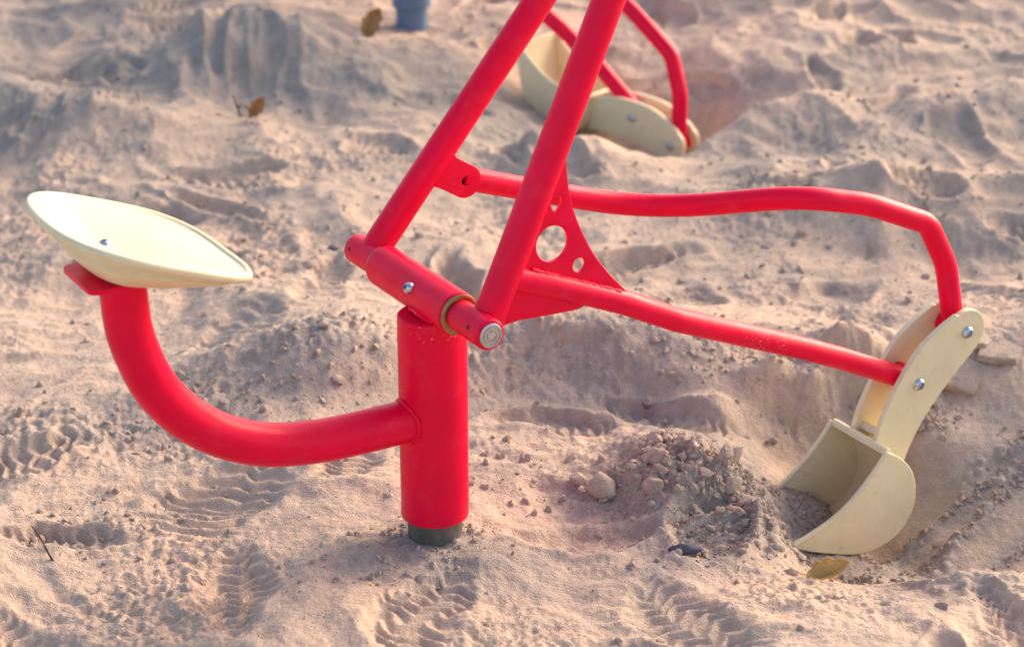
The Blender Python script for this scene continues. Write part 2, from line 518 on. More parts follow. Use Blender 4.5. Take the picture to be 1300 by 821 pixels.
    z = z + 0.055 * np.exp(-0.5 * (path_dist(wx, wy, [(0.17, 1.50), (0.42, 1.58), (0.62, 1.74), (0.78, 1.80)]) / 0.06) ** 2)
    # right-hand background heaps
    z = z + 0.06 * gauss(wx, wy, 1.05, 1.75, 0.13, 0.09) + 0.09 * gauss(wx, wy, 1.15, 2.75, 0.25, 0.13) + 0.06 * gauss(wx, wy, 0.72, 2.7, 0.2, 0.1) + 0.05 * gauss(wx, wy, 0.95, 1.25, 0.2, 0.06, 15)
    # levels that the things standing in the sand call for
    for px, py, dz_, sg in LEVELS:
        z = z + dz_ * gauss(wx, wy, px, py, sg, sg)
    if not detail:
        return z, damp_shade
    # footprints
    pressed = np.zeros_like(x)
    for (fx, fy, hd, ln, wd, dp, tread) in PRINTS:
        c, s = math.cos(R(hd)), math.sin(R(hd))
        msk = (np.abs(x - fx) < 0.2) & (np.abs(y - fy) < 0.2)
        if not msk.any():
            continue
        xs, ys = wx[msk], wy[msk]
        xs = xs + 0.010 * perlin(xs * 21 + hd, ys * 21); ys = ys + 0.010 * perlin(xs * 21, ys * 21 - hd)
        u = ((xs - fx) * c + (ys - fy) * s) / (ln / 2); v = (-(xs - fx) * s + (ys - fy) * c) / (wd / 2)
        v = v / (0.86 + 0.14 * np.cos(u * 3.0))
        rr = np.sqrt(u * u + v * v)
        inside = 1 - sm(0.62, 1.18, rr)
        rim = np.exp(-0.5 * ((rr - 1.22) / 0.16) ** 2)
        dz = -dp * inside + 0.35 * dp * rim
        if tread:
            pressed[msk] = np.maximum(pressed[msk], 0.8 * inside)
            ph = u * ln * 0.5 / (0.026 if ln > 0.195 and wd > 0.1 else 0.020) + np.abs(((v * 1.15 + 1) % 1.0) - 0.5) * 1.3
            saw = np.abs((ph % 1.0) - 0.5) * 2
            dz = dz + 0.0095 * np.sqrt(inside) * (saw - 0.5) * (0.6 + 0.8 * np.abs(perlin(xs * 9, ys * 9 + 3)))
        z[msk] += dz
    # wind and trampling texture
    calm = calm * (1 - pressed)
    clump = np.clip(0.18 + 1.3 * perlin(x * 4.5 + 11, y * 4.5 - 6), 0, 1)
    clump = np.maximum(clump, np.exp(-0.5 * (pd / 0.09) ** 2)) * calm
    z = z + 0.0060 * (0.5 - np.abs(perlin(wx * 12, wy * 12 + 9))) * calm * far + 0.0036 * perlin(wx * 23, wy * 23 + 9) * calm * far + 0.0030 * perlin(x * 37, y * 37) * (0.3 + clump) * calm * far
    clump = clump * (1 - 0.45 * sm(0.7, 1.6, y))
    rip = (1 - 0.5 * sm(0.7, 1.6, y)) * sm(0.05, 0.45, perlin(x * 3.3 - 7, y * 3.3 + 13)) * calm * far
    z = z + 0.0042 * rip * (0.5 - np.abs(perlin(wx * 10 + wy * 8, wy * 42 - wx * 14)))
    b = np.abs(perlin(x * 38 + 3, y * 38 - 2)); b2 = np.abs(perlin(x * 71 - 3, y * 71 + 2))
    z = z + clump * far * (0.0075 * (0.35 - b) + 0.0042 * (0.35 - b2))
    z = z + (0.0024 * perlin(x * 85, y * 85) + 0.0015 * perlin(x * 160, y * 160)) * (0.45 + clump) * far * (1 - 0.6 * pressed)
    pk = np.exp(-0.5 * (pd / 0.075) ** 2)
    z = z + pk * (0.014 * (0.4 - np.abs(perlin(wx * 26 + 5, wy * 26))) + 0.008 * (0.4 - np.abs(perlin(x * 55, y * 55 + 8))) + 0.004 * perlin(x * 120, y * 120))
    # crumbly lines left by the swept bucket
    for i, arc in enumerate(ARCS):
        d = path_dist(wx, wy, arc)
        w = 0.009 if i < 2 else 0.006
        z = z + (0.012 if i < 2 else 0.006) * np.exp(-0.5 * (d / w) ** 2) * (0.6 + 0.8 * np.abs(perlin(x * 45, y * 45)))
        damp_shade = damp_shade + 0.35 * np.exp(-0.5 * (d / 0.012) ** 2)
    # the sand lies at the foot of the post
    pr = gauss(x, y, 0, 0, 0.07, 0.07)
    z = z * (1 - pr) + pr * (0.017 + 0.007 * perlin(x * 22, y * 22) + 0.003 * perlin(x * 60, y * 60))
    return z, damp_shade

def set_levels():
    # x, y, wanted height, reach
    want = [(-0.128, 2.41, 0.075, 0.14), (-0.10, 2.15, 0.10, 0.12), (0.40, 1.90, -0.10, 0.10), (0.24, 2.02, -0.06, 0.10), (0.20, 1.62, 0.00, 0.11), (0.42, 1.62, -0.005, 0.10), (0.58, 1.80, 0.025, 0.10), (0.62, 1.98, 0.03, 0.10),
            (0.49, 0.186, -0.105, 0.05), (0.38, 0.15, 0.015, 0.05), (0.47, 0.11, -0.075, 0.05), (0.595, 0.21, -0.150, 0.05), (0.50, 0.0, -0.055, 0.08), (0.532, 0.28, -0.10, 0.045), (0.62, 0.10, -0.115, 0.06),
            (0.75, 0.25, -0.125, 0.09), (0.82, 0.12, -0.115, 0.10), (0.86, 0.36, -0.075, 0.09), (0.74, 0.42, -0.060, 0.06), (0.82, 0.54, -0.005, 0.06), (0.66, 0.52, -0.02, 0.05),
            (0.30, 0.0, -0.012, 0.08), (0.20, 0.15, -0.012, 0.06), (0.30, 0.44, -0.02, 0.07), (-0.29, 0.13, -0.012, 0.12), (-0.45, -0.05, 0.0, 0.10), (0.15, -0.05, -0.004, 0.08)]
    for _ in range(3):
        for px, py, zt, sg in want:
            LEVELS.append((px, py, 0.0, sg))
            z, _d = height(np.array([px]), np.array([py]), False)
            LEVELS[-1] = (px, py, float(zt - z[0]), sg)

LEVELS = []

def build_sand():
    nx, ny = 960, 900
    t = np.linspace(0, 1, ny)
    ys = -0.65 + 4.4 * (0.42 * t + 0.58 * t ** 2.2)
    s = np.linspace(-1, 1, nx)
    grow = 0.05 * 1.28 ** np.arange(1, 27)
    grow = np.cumsum(grow)
    ya = np.concatenate([(ys[0] - grow)[::-1], ys, ys[-1] + grow])
    half = 0.85 + 0.33 * np.clip(ya + 0.65, 0, 4.4)
    inner = s[None, :] * half[:, None] + 0.1
    X = np.concatenate([inner[:, :1] - grow[::-1][None, :], inner, inner[:, -1:] + grow[None, :]], axis=1)
    Y = np.repeat(ya[:, None], X.shape[1], 1)
    Z, D = height(X.ravel(), Y.ravel())
    rows, cols = X.shape
    co = np.stack([X.ravel(), Y.ravel(), Z], 1).astype(np.float32)
    idx = np.arange(rows * cols).reshape(rows, cols)
    quads = np.stack([idx[:-1, :-1], idx[:-1, 1:], idx[1:, 1:], idx[1:, :-1]], -1).reshape(-1, 4)
    me = bpy.data.meshes.new('sand')
    me.vertices.add(len(co)); me.vertices.foreach_set('co', co.ravel())
    me.loops.add(quads.size); me.loops.foreach_set('vertex_index', quads.ravel().astype(np.int32))
    me.polygons.add(len(quads)); me.polygons.foreach_set('loop_start', np.arange(0, quads.size, 4, dtype=np.int32))
    me.update(calc_edges=True)
    at = me.attributes.new('damp_shade', 'FLOAT', 'POINT')
    at.data.foreach_set('value', D.astype(np.float32))
    o = link('sand', me, M_sand)
    tag(o, 'trampled pinkish grey playground sand with footprints and dug pits', kind='structure')
    return o

set_levels()
build_sand()

def gz(x, y):
    z, _ = height(np.array([x], float), np.array([y], float))
    return float(z[0])

# ------------------------------------------------------------------ the diggers
# digger axes: x along the boom, y away to the operator's left, z up; hinge axle along y
HZ = 0.336

def rot2(p, ang, c=(0.0, HZ)):
    ca, sa = math.cos(ang), math.sin(ang)
    x, z = p[0] - c[0], p[1] - c[1]
    return (c[0] + ca * x - sa * z, c[1] + sa * x + ca * z)

LOW_PIN = (0.731, 0.084); UP_PIN = (0.8136, 0.1454); BRACKET = (0.1325, 0.4185)
BY = -0.041       # y of the bucket's middle plane

def make_seat(root):
    # rounded square pan, open low front, raised back
    nth, nr = 96, 22
    ca = -0.372
    def rim(th):
        c, s = math.cos(th), math.sin(th)
        ax = 0.106 if c > 0 else 0.092
        ex = 3.3 if c > 0 else 2.8
        r = (abs(c / ax) ** ex + abs(s / 0.128) ** ex) ** (-1 / ex)
        x, y = r * c, r * s
        t = (0.106 - x) / 0.198
        z = 0.443 + 0.072 * (t ** 1.05) + 0.006 * (abs(y) / 0.13) ** 2
        return x, y, z
    bm = bmesh.new()
    def surface(off):
        rings = []
        for i in range(nr + 1):
            q = i / nr
            ring = []
            for k in range(nth):
                x, y, z = rim(2 * math.pi * k / nth)
                zp = 0.4585
                w = (q ** 2.1)
                zz = zp + (z - zp) * w - off * (1 - 0.25 * q)
                if off:
                    zz -= 0.012 * math.sin(math.pi * min(q * 1.0, 1))
                f = q - (off * 0.5 / 0.12 if q > 0.9 else 0)
                ring.append(bm.verts.new((ca + x * f, y * f, zz)))
            rings.append(ring)
        return rings
    top = surface(0.0)
    bot = surface(0.013)
    # rolled rim
    lip = []
    for dr, dz in ((0.0022, 0.0022), (0.0062, 0.0018), (0.0082, -0.002), (0.0074, -0.0065), (0.0040, -0.0085), (0.0, -0.0080)):
        ring = []
        for k in range(nth):
            x, y, z = rim(2 * math.pi * k / nth)
            L = math.hypot(x, y)
            ring.append(bm.verts.new((ca + x * (1 + dr / L), y * (1 + dr / L), z + dz)))
        lip.append(ring)
    chain = top[1:] + lip + bot[::-1][:-1]
    for a, b in zip(chain, chain[1:]):
        for k in range(nth):
            bm.faces.new((a[k], a[(k + 1) % nth], b[(k + 1) % nth], b[k]))
    bm.faces.new(chain[0]); bm.faces.new(chain[-1])
    for ring in (top[0], bot[0]):
        bmesh.ops.delete(bm, geom=ring, context='VERTS')
    seat = from_bm('seat', bm, M_cream, root, True, 60)
    tag(seat, 'cream plastic seat pan with raised back')
    for y in (0.032, -0.032):
        bolt(seat, (-0.389, y * 1.3, 0.4606), (0, 0, 1), 0.0075, 0.006)
    return seat

def bucket_mesh():
    """moulded bucket in the digger's rest pose; returns a bmesh around the lower pin"""
    bm = bmesh.new()
    def solid(poly, y0, y1):
        a = [bm.verts.new((x, y0, z)) for x, z in poly]
        b = [bm.verts.new((x, y1, z)) for x, z in poly]
        bm.faces.new(a); bm.faces.new(b[::-1])
        n = len(poly)
        for k in range(n):
            bm.faces.new((a[k], b[k], b[(k + 1) % n], a[(k + 1) % n]))
    # cheek arms
    left = spline2([(0.7935, 0.1745), (0.7611, 0.1585), (0.7276, 0.1340), (0.6935, 0.0885), (0.6690, 0.0400), (0.6610, 0.0060)], 6)
    right = spline2([(0.7150, -0.0330), (0.7230, -0.0120), (0.7470, 0.0290), (0.7916, 0.0790), (0.8330, 0.1170)], 6)
    tip = [(UP_PIN[0] + 0.0330 * math.cos(a), UP_PIN[1] + 0.0330 * math.sin(a)) for a in [R(-42 + 165 * k / 16) for k in range(17)]]
    arm = left + right + tip
    W = 0.0600
    for c in (0.024, -0.024):
        solid(arm, BY + c - 0.0045, BY + c + 0.0045)
    # scoop back: a curved shell
    back = spline2([(0.6600, 0.0095), (0.6870, -0.0080), (0.7075, -0.0330), (0.7160, -0.0640), (0.7120, -0.0940), (0.6930, -0.1210), (0.6600, -0.1360), (0.6175, -0.1370), (0.5600, -0.1200), (0.5000, -0.0960)], 6)
    th = 0.0065
    inner = []
    for i, p in enumerate(back):
        a = Vector(back[max(i - 1, 0)]); b = Vector(back[min(i + 1, len(back) - 1)])
        t = (b - a).normalized(); n = Vector((-t.y, t.x))
        c = Vector((0.62, -0.06))
        if (c - Vector(p)).dot(n) < 0:
            n = -n
        inner.append((p[0] + n.x * th, p[1] + n.y * th))
    back = [(x - 0.006, z + 0.002) for x, z in back]; inner = [(x - 0.006, z + 0.002) for x, z in inner]
    solid(back + inner[::-1], BY - W, BY + W)
    # side plates
    front = spline2([(0.6602, 0.0093), (0.6361, -0.0210), (0.5974, -0.0560), (0.5572, -0.0772), (0.5000, -0.0955)], 6)
    front = [(x - 0.006, z + 0.002) for x, z in front]
    side = [(x, z) for x, z in back][:-1] + front[::-1][:-1]
    side = side[:]
    for s in (-1, 1):
        y0 = BY + s * W
        solid(side, y0 - 0.003 * s, y0 + 0.0032 * s)
    # rounded rib along the top edge of the scoop
    sweep(bm, [(0.6570, BY - W + 0.001, 0.0095), (0.6570, BY + W - 0.001, 0.0095)], 0.0052, 12)
    # web between the arms
    web = [(0.672, 0.012), (0.700, -0.010), (0.708, -0.004), (0.678, 0.022)]
    solid(web, BY - 0.022, BY + 0.022)
    # rounded rim along the opening edges
    for s in (-1, 1):
        sweep(bm, [(x, BY + s * W, z) for x, z in front], 0.0040, 10)
    return bm

def make_digger(name, loc, rz, boom_rot, bucket_rot, post_mat, base_vis=True):
    root = bpy.data.objects.new(name, None)
    COL.objects.link(root)
    root.location = loc; root.rotation_euler = (0, 0, rz)
    # --- post
    post = tube('post', [(0, 0, 0.043), (0, 0, 0.3145)], 0.0428, post_mat, root, 48, 0.0018)
    tube('base_sleeve', [(0, 0, -0.25), (0, 0, 0.050)], 0.0345, M_base if post_mat is not M_blue else M_blue, post, 40)
    # --- seat tube
    st = [(-0.020, 0, 0.180)] + [(x, 0, z) for x, z in spline2([(-0.10, 0.1795), (-0.1616, 0.1820), (-0.2328, 0.1960), (-0.3000, 0.2320), (-0.3520, 0.2890), (-0.3800, 0.3600), (-0.3860, 0.4200), (-0.3865, 0.4425)], 8)]
    stube = tube('seat_tube', st, 0.0265, M_red, root, 36)
    ring = []
    for k in range(40):
        a = 2 * math.pi * k / 40
        y = 0.0268 * math.cos(a); z = 0.1798 + 0.0268 * math.sin(a)
        ring.append((-math.sqrt(0.0428 ** 2 - y * y) - 0.001, y, z))
    weld_ring('weld_bead', ring, M_red, stube, 0.0032, 3)
    # --- seat plate under the pan
    bm = bmesh.new()
    cs = []
    for (cx, cy, a0) in ((-0.375, 0.036, 0), (-0.427, 0.036, 90), (-0.427, -0.036, 180), (-0.375, -0.036, 270)):
        for k in range(6):
            a = R(a0 + 18 * k)
            cs.append((cx + 0.012 * math.cos(a), cy + 0.012 * math.sin(a)))
    va = [bm.verts.new((x, y, 0.4385)) for x, y in cs]; vb = [bm.verts.new((x, y, 0.4440)) for x, y in cs]
    bm.faces.new(va); bm.faces.new(vb)
    for k in range(len(cs)):
        bm.faces.new((va[k], va[(k + 1) % len(cs)], vb[(k + 1) % len(cs)], vb[k]))
    from_bm('seat_plate', bm, M_red, root, True, 30)
    make_seat(root)
    # --- hinge housing across the post top and its axle
    house = tube('hinge_housing', [(0, 0.124, HZ), (0, -0.066, HZ)], 0.0268, M_red, root, 40, 0.0015)
    bolt(house, (-0.0238, 0.012, HZ + 0.0118), (-0.90, 0.0, 0.44), 0.0076, 0.0065)
    ring = []
    for k in range(36):
        a = 2 * math.pi * k / 36
        x = 0.0225 * math.cos(a); y = 0.036 * math.sin(a)
        ring.append((x, y, max(0.3140, HZ - math.sqrt(max(0.0268 ** 2 - x * x, 0)))))
    weld_ring('weld_bead', ring, M_red_post, post, 0.0036, 5)
    bush = disc_stack('bushing', (0, -0.066, HZ), (0, -1, 0), [(0.018, 0.0), (0.0245, 0.0), (0.0252, 0.0012), (0.0252, 0.0035), (0.0235, 0.0045), (0.0215, 0.0050), (0.018, 0.0050)], M_bronze, house)
    disc_stack('bushing', (0, 0.124, HZ), (0, 1, 0), [(0.018, 0.0), (0.0245, 0.0), (0.0245, 0.0040), (0.018, 0.0046)], M_bronze, house)
    # --- front lever, its hub, gusset and boom turn together
    def B(p, y):
        q = rot2(p, boom_rot)
        return (q[0], y, q[1])
    hub = tube('hub', [(0, -0.0712, HZ), (0, -0.1420, HZ)], 0.0193, M_red, root, 36, 0.0020)
    disc_stack('axle_cap', (0, -0.1420, HZ), (0, -1, 0), [(0.0150, -0.002), (0.0150, 0.0016), (0.0142, 0.0022), (0.0118, 0.0022), (0.0114, 0.0012), (0.0104, 0.0012), (0.0100, 0.0022), (0.0068, 0.0022), (0.0064, 0.0014), (0.0058, 0.0014), (0.0054, 0.0022), (0.001, 0.0022)], M_steel, hub, 40)
    gs = Vector((-0.80, 0, 0.30)).normalized() * 0.0188
    disc_stack('grub_screw', (gs.x, -0.121, HZ + gs.z), (gs.x, 0, gs.z), [(0.0030, -0.002), (0.0030, 0.0007), (0.001, 0.0007)], M_dark, hub, 16)
    ly = -0.1020
    lever = tube('lever', [B((0.012, 0.322), ly), B((0.0278, 0.3560), ly), B((0.1844, 0.7069), ly), B((0.2140, 0.7740), ly)], 0.0193, M_red, root, 36, 0.002)
    edge = spline2([(0.1215, 0.5800), (0.1222, 0.5478), (0.1239, 0.5141), (0.1333, 0.4593), (0.1572, 0.4057), (0.1861, 0.3651), (0.2200, 0.3295)], 8)
    out = edge + [(0.2080, 0.3200), (0.1750, 0.3345), (0.1080, 0.3630), (0.0700, 0.3760), (0.0450, 0.3900), (0.0700, 0.4500), (0.1060, 0.5310)]
    hole3 = spline2([(0.1040, 0.4720), (0.1110, 0.4745), (0.1185, 0.4720), (0.1175, 0.4620), (0.1110, 0.4560), (0.1050, 0.4610)], 4, True)
    loops = [out, circle2(0.1060, 0.4170, 0.0222), circle2(0.1440, 0.3830, 0.0090), hole3]
    gus = plate('gusset_plate', [[rot2(p, boom_rot) for p in lp] for lp in loops], ly, 0.0065, M_red, lever)
    low = [(0.0100, 0.3400), (0.0450, 0.3720), (0.0800, 0.3710), (0.1400, 0.3480), (0.1700, 0.3330), (0.1420, 0.3265), (0.1080, 0.3270), (0.0600, 0.3290), (0.0150, 0.3240)]
    plate('gusset_plate', [[rot2(p, boom_rot) for p in low]], ly, 0.0065, M_red, lever)
    for side in (-1, 1):
        wl = [B((0.075 + 0.0027 * k, 0.376 - 0.00112 * k + 0.0148), ly + side * 0.0045) for k in range(48)]
        bm = bmesh.new(); wr = random.Random(9 + side)
        sweep(bm, [Vector(p) + Vector((0, 0, wr.uniform(-0.0006, 0.0006))) for p in wl], [0.0034 * wr.uniform(0.8, 1.2) for _ in wl], 8)
        from_bm('weld_bead', bm, M_red, lever)
    arm = [(0.0430, -ly, 0.3870), (0.1080, 0.1020, 0.3640), (0.2120, 0.1000, 0.3205), (0.2950, 0.0960, 0.2790), (0.5400, 0.0510, 0.1715), (0.6130, 0.0420, 0.1380), (LOW_PIN[0] - 0.004, 0.0410, LOW_PIN[1])]
    apath = fillet([B((x, z), -b) for x, b, z in arm], 0.16, 8)
    boom = tube('boom', apath, 0.0155, M_red_arm, root, 28)
    lp = rot2(LOW_PIN, boom_rot)
    tube('pin_sleeve', [(lp[0], BY - 0.0193, lp[1]), (lp[0], BY + 0.0193, lp[1])], 0.0172, M_red, boom, 32, 0.0015)
    # weld where the boom leaves the lever
    # --- bucket
    rb = bucket_rot + boom_rot
    bm = bucket_mesh()
    for v in bm.verts:
        x, z = rot2((v.co.x, v.co.z), bucket_rot, LOW_PIN)
        x, z = rot2((x, z), boom_rot)
        v.co = (x, v.co.y, z)
    bk = from_bm('bucket', bm, M_cream, root, True, 38)
    tag(bk, 'cream plastic scoop bucket between two cheek arms')
    bv = bk.modifiers.new('soft_edges', 'BEVEL'); bv.width = 0.0012; bv.segments = 2; bv.limit_method = 'ANGLE'; bv.angle_limit = R(50)
    up = rot2(rot2(UP_PIN, bucket_rot, LOW_PIN), boom_rot)
    for q in (lp, up):
        for s in (-1, 1):
            bolt(bk, (q[0], BY + s * 0.0285, q[1]), (0, s, 0), 0.0092, 0.0062)
    # --- bucket rod and rear lever: close the linkage
    r_b = math.hypot(BRACKET[0], BRACKET[1] - HZ); rest = math.atan2(BRACKET[1] - HZ, BRACKET[0])
    rod_len = math.hypot(UP_PIN[0] - BRACKET[0], UP_PIN[1] - BRACKET[1])
    best = min((abs(math.hypot(up[0] - r_b * math.cos(a), up[1] - HZ - r_b * math.sin(a)) - rod_len), abs(a - rest), a) for a in [rest + R(0.25 * k) for k in range(-320, 321)])
    la = best[2] - rest if (boom_rot or bucket_rot) else 0.0
    def C(p, y):
        q = rot2(p, la)
        return (q[0], y, q[1])
    ry = 0.1650
    hub2 = tube('hub', [(0, 0.1290, HZ), (0, 0.2010, HZ)], 0.0193, M_red, root, 36, 0.0022)
    disc_stack('grub_screw', (gs.x, 0.186, HZ + gs.z), (gs.x, 0, gs.z), [(0.0030, -0.002), (0.0030, 0.0007), (0.001, 0.0007)], M_dark, hub2, 16)
    lev2 = tube('lever', [C((0.004, 0.338), ry), C((0.0180, 0.3567), ry), C((0.1271, 0.4883), ry), C((0.3060, 0.7040), ry)], 0.0193, M_red, root, 36, 0.002)
    tip = [(BRACKET[0] + 0.0225 * math.cos(R(a)), BRACKET[1] + 0.0225 * math.sin(R(a))) for a in range(48, -118, -11)]
    outl = [(0.1060, 0.4620), (0.1150, 0.4600), (0.1200, 0.4520), (0.1330, 0.4440)] + tip + [(0.1000, 0.4120), (0.0860, 0.4190), (0.0760, 0.4150), (0.0800, 0.4330)]
    for yy in (ry - 0.0130, ry + 0.0130):
        plate('lever_bracket', [[rot2(p, la) for p in outl], [rot2(p, la) for p in circle2(BRACKET[0], BRACKET[1], 0.0062, 20)]], yy, 0.0060, M_red, lev2)
    b0 = rot2(BRACKET, la)
    tube('bracket_pin', [(b0[0], ry - 0.0090, b0[1]), (b0[0], ry + 0.0155, b0[1])], 0.0060, M_dark, lev2, 20)
    rod = [(BRACKET[0] + 0.002, -0.165, BRACKET[1]), (0.4260, -0.165, 0.3250), (0.5350, 0.0300, 0.3810), (0.6430, 0.0410, 0.3550), (0.7500, 0.0410, 0.3090), (0.7900, 0.0410, 0.2420), (UP_PIN[0], 0.0410, UP_PIN[1])]
    ang = math.atan2(up[1] - b0[1], up[0] - b0[0]) - math.atan2(UP_PIN[1] - BRACKET[1], UP_PIN[0] - BRACKET[0])
    rp = []
    for x, b, z in rod:
        q = rot2((x, z), ang, BRACKET)
        rp.append((q[0] - BRACKET[0] + b0[0], -b, q[1] - BRACKET[1] + b0[1]))
    rpath = fillet(rp, [0.16, 0.20, 0.25, 0.045, 0.12], 12)
    rd = tube('bucket_rod', rpath, 0.0155, M_red, root, 28)
    tube('pin_sleeve', [(up[0], BY - 0.0193, up[1]), (up[0], BY + 0.0193, up[1])], 0.0178, M_red, rd, 32, 0.0015)
    return root

d1 = make_digger('sand_digger', (0, 0, 0), R(30.6), 0.0, 0.0, M_red_post)
tag(d1, 'large red tube digger with cream seat and bucket, whole in front', 'sand digger', 'ride-on sand diggers')
low_rest = math.atan2(LOW_PIN[1] - HZ, LOW_PIN[0]); low_far = math.atan2(-0.071 - HZ, 0.657)
pin_rest = math.atan2(UP_PIN[1] - LOW_PIN[1], UP_PIN[0] - LOW_PIN[0])
d2 = make_digger('sand_digger', (-0.1380, 2.4150, 0.08), R(-40), low_far - low_rest, R(-23) - pin_rest - (low_far - low_rest), M_blue)
d2.scale = (1.07, 1.07, 1.07)
tag(d2, 'blurred red digger on blue post behind, its cream bucket down in a hollow', 'sand digger', 'ride-on sand diggers')

# ------------------------------------------------------------------ clods, stones, leaves, twigs
def lump_verts(seed, subdiv=2, rough=0.25, flat=0.75, facet=0.0):
    rnd = random.Random(seed)
    bm = bmesh.new()
    bmesh.ops.create_icosphere(bm, subdivisions=subdiv, radius=1.0)
    dirs = [Vector((rnd.gauss(0, 1), rnd.gauss(0, 1), rnd.gauss(0, 1))).normalized() for _ in range(9)]
    amp = [rnd.uniform(-1, 1) for _ in dirs]
    sx, sy = rnd.uniform(0.8, 1.2), rnd.uniform(0.7, 1.1)
    cuts = [(Vector((rnd.gauss(0, 1), rnd.gauss(0, 1), rnd.gauss(0, 1))).normalized(), rnd.uniform(0.6, 0.85)) for _ in range(7)] if facet else []
    for v in bm.verts:
        d = v.co.normalized()
        k = 1 + rough * sum(a * math.exp(4 * (d.dot(q) - 1)) for a, q in zip(amp, dirs)) + rnd.uniform(-1, 1) * rough * 0.22
        p = d * k
        for n, c in cuts:
            e = p.dot(n) - c
            if e > 0:
                p = p - n * e * facet
        v.co = (p.x * sx, p.y * sy, p.z * flat)
    return bm

def lump(name, seed, loc, size, mat, rough=0.25, flat=0.75, facet=0.0, rot=None, sub=3, sink=0.3):
    bm = lump_verts(seed, sub, rough, flat, facet)
    bmesh.ops.scale(bm, vec=(size, size, size), verts=bm.verts[:])
    o = from_bm(name, bm, mat, None, True, 45 if facet else None)
    x, y = loc
    o.location = (x, y, gz(x, y) + size * flat * (1 - sink))
    o.rotation_euler = rot or (0, 0, seed * 1.3)
    return o

def clod_field():
    """countless crumbs of moist sand, one object"""
    variants = []
    for s in range(16):
        bm = lump_verts(100 + s, 1 if s < 8 else 2, 0.5, 0.8, 0.9)
        bm.verts.ensure_lookup_table()
        variants.append((np.array([v.co[:] for v in bm.verts]), np.array([[v.index for v in f.verts] for f in bm.faces])))
        bm.free()
    rr = np.random.RandomState(5)
    pts = []
    def put(x, y, s):
        pts.append((x, y, s))
    for _ in range(1500):      # the crumbled pile
        t = rr.uniform(-0.15, 1.15); q = rr.normal(0, 0.042)
        ax, ay = PILE[0]; bx, by = PILE[1]
        L = math.hypot(bx - ax, by - ay); nx, ny = -(by - ay) / L, (bx - ax) / L
        put(ax + t * (bx - ax) + nx * q, ay + t * (by - ay) + ny * q, 0.0014 + 0.0058 * rr.random_sample() ** 4)
    for _ in range(260):       # round the bucket lip
        put(0.50 + rr.normal(0, 0.045), 0.115 + rr.normal(0, 0.03), 0.002 + 0.006 * rr.random_sample() ** 2.5)
    for _ in range(380):       # behind the lip, inside the scoop
        al = rr.uniform(0.52, 0.66); be = BY + rr.uniform(-0.055, 0.055)
        th = R(30.6)
        put(al * math.cos(th) - be * math.sin(th), al * math.sin(th) + be * math.cos(th), 0.0016 + 0.0045 * rr.random_sample() ** 3)
    for arc, n, w in ((ARCS[0], 620, 0.006), (ARCS[1], 620, 0.006), (ARCS[2], 120, 0.004)):
        for _ in range(n):
            i = rr.randint(len(arc) - 1); t = rr.random_sample()
            put(arc[i][0] * (1 - t) + arc[i + 1][0] * t + rr.normal(0, w), arc[i][1] * (1 - t) + arc[i + 1][1] * t + rr.normal(0, w), 0.0010 + 0.0040 * rr.random_sample() ** 4)
    for _ in range(500):       # broken edge behind the bucket
        put(0.69 + rr.normal(0, 0.035), 0.48 + rr.normal(0, 0.025), 0.0016 + 0.005 * rr.random_sample() ** 3)
    for cx, cy, s, n in ((-0.36, 0.38, 0.10, 260), (-0.15, 0.44, 0.12, 260), (0.38, 0.55, 0.10, 300), (0.10, 0.20, 0.10, 160), (0.30, 0.62, 0.15, 200), (-0.42, 0.07, 0.08, 140), (-0.05, -0.08, 0.07, 120), (0.35, 0.02, 0.06, 200), (0.60, 1.0, 0.25, 350), (-0.3, 1.0, 0.3, 300), (0.75, 1.35, 0.3, 400), (-0.9, 1.65, 0.2, 260), (-0.55, 1.8, 0.25, 260), (1.0, 1.7, 0.2, 260)):
        for _ in range(n):
            put(cx + rr.normal(0, s), cy + rr.normal(0, s * 0.6), 0.0015 + 0.0065 * rr.random_sample() ** 5)
    for _ in range(1500):
        y = rr.uniform(-0.35, 2.9)
        put(rr.uniform(-1, 1) * (0.72 + 0.27 * max(y, 0)) + 0.1, y, 0.0014 + 0.007 * rr.random_sample() ** 5)
    for _ in range(4200):      # powdery crumbs that grade the pile into the sand
        t = rr.uniform(-0.35, 1.35); q = rr.normal(0, 0.060)
        ax, ay = PILE[0]; bx, by = PILE[1]
        L = math.hypot(bx - ax, by - ay); nx, ny = -(by - ay) / L, (bx - ax) / L
        put(ax + t * (bx - ax) + nx * q, ay + t * (by - ay) + ny * q, 0.0008 + 0.0016 * rr.random_sample())
    for _ in range(220):       # at the foot of the post
        a = rr.uniform(0, 6.283); r0 = 0.036 + abs(rr.normal(0, 0.022))
        put(r0 * math.cos(a), r0 * math.sin(a), 0.0010 + 0.0028 * rr.random_sample() ** 2)
    P = np.array(pts)
    keep = np.hypot(P[:, 0], P[:, 1]) > 0.035
    P = P[keep]
    Z, _ = height(P[:, 0], P[:, 1])
    V = []; F = []; off = 0
    for (x, y, s), z in zip(P, Z):
        v, f = variants[rr.randint(8) + (8 if s > 0.003 else 0)]
        q = rr.normal(size=4); q /= np.linalg.norm(q); qa, qb, qc, qd = q
        m3 = np.array([[1 - 2 * (qc * qc + qd * qd), 2 * (qb * qc - qd * qa), 2 * (qb * qd + qc * qa)], [2 * (qb * qc + qd * qa), 1 - 2 * (qb * qb + qd * qd), 2 * (qc * qd - qb * qa)], [2 * (qb * qd - qc * qa), 2 * (qc * qd + qb * qa), 1 - 2 * (qb * qb + qc * qc)]])
        w = (v * rr.uniform(0.6, 1.35, 3)) @ m3.T * s + (x, y, z + s * 0.02)
        V.append(w); F.append(f + off); off += len(v)
    V = np.concatenate(V); F = np.concatenate(F)
    me = bpy.data.meshes.new('sand_crumbs')
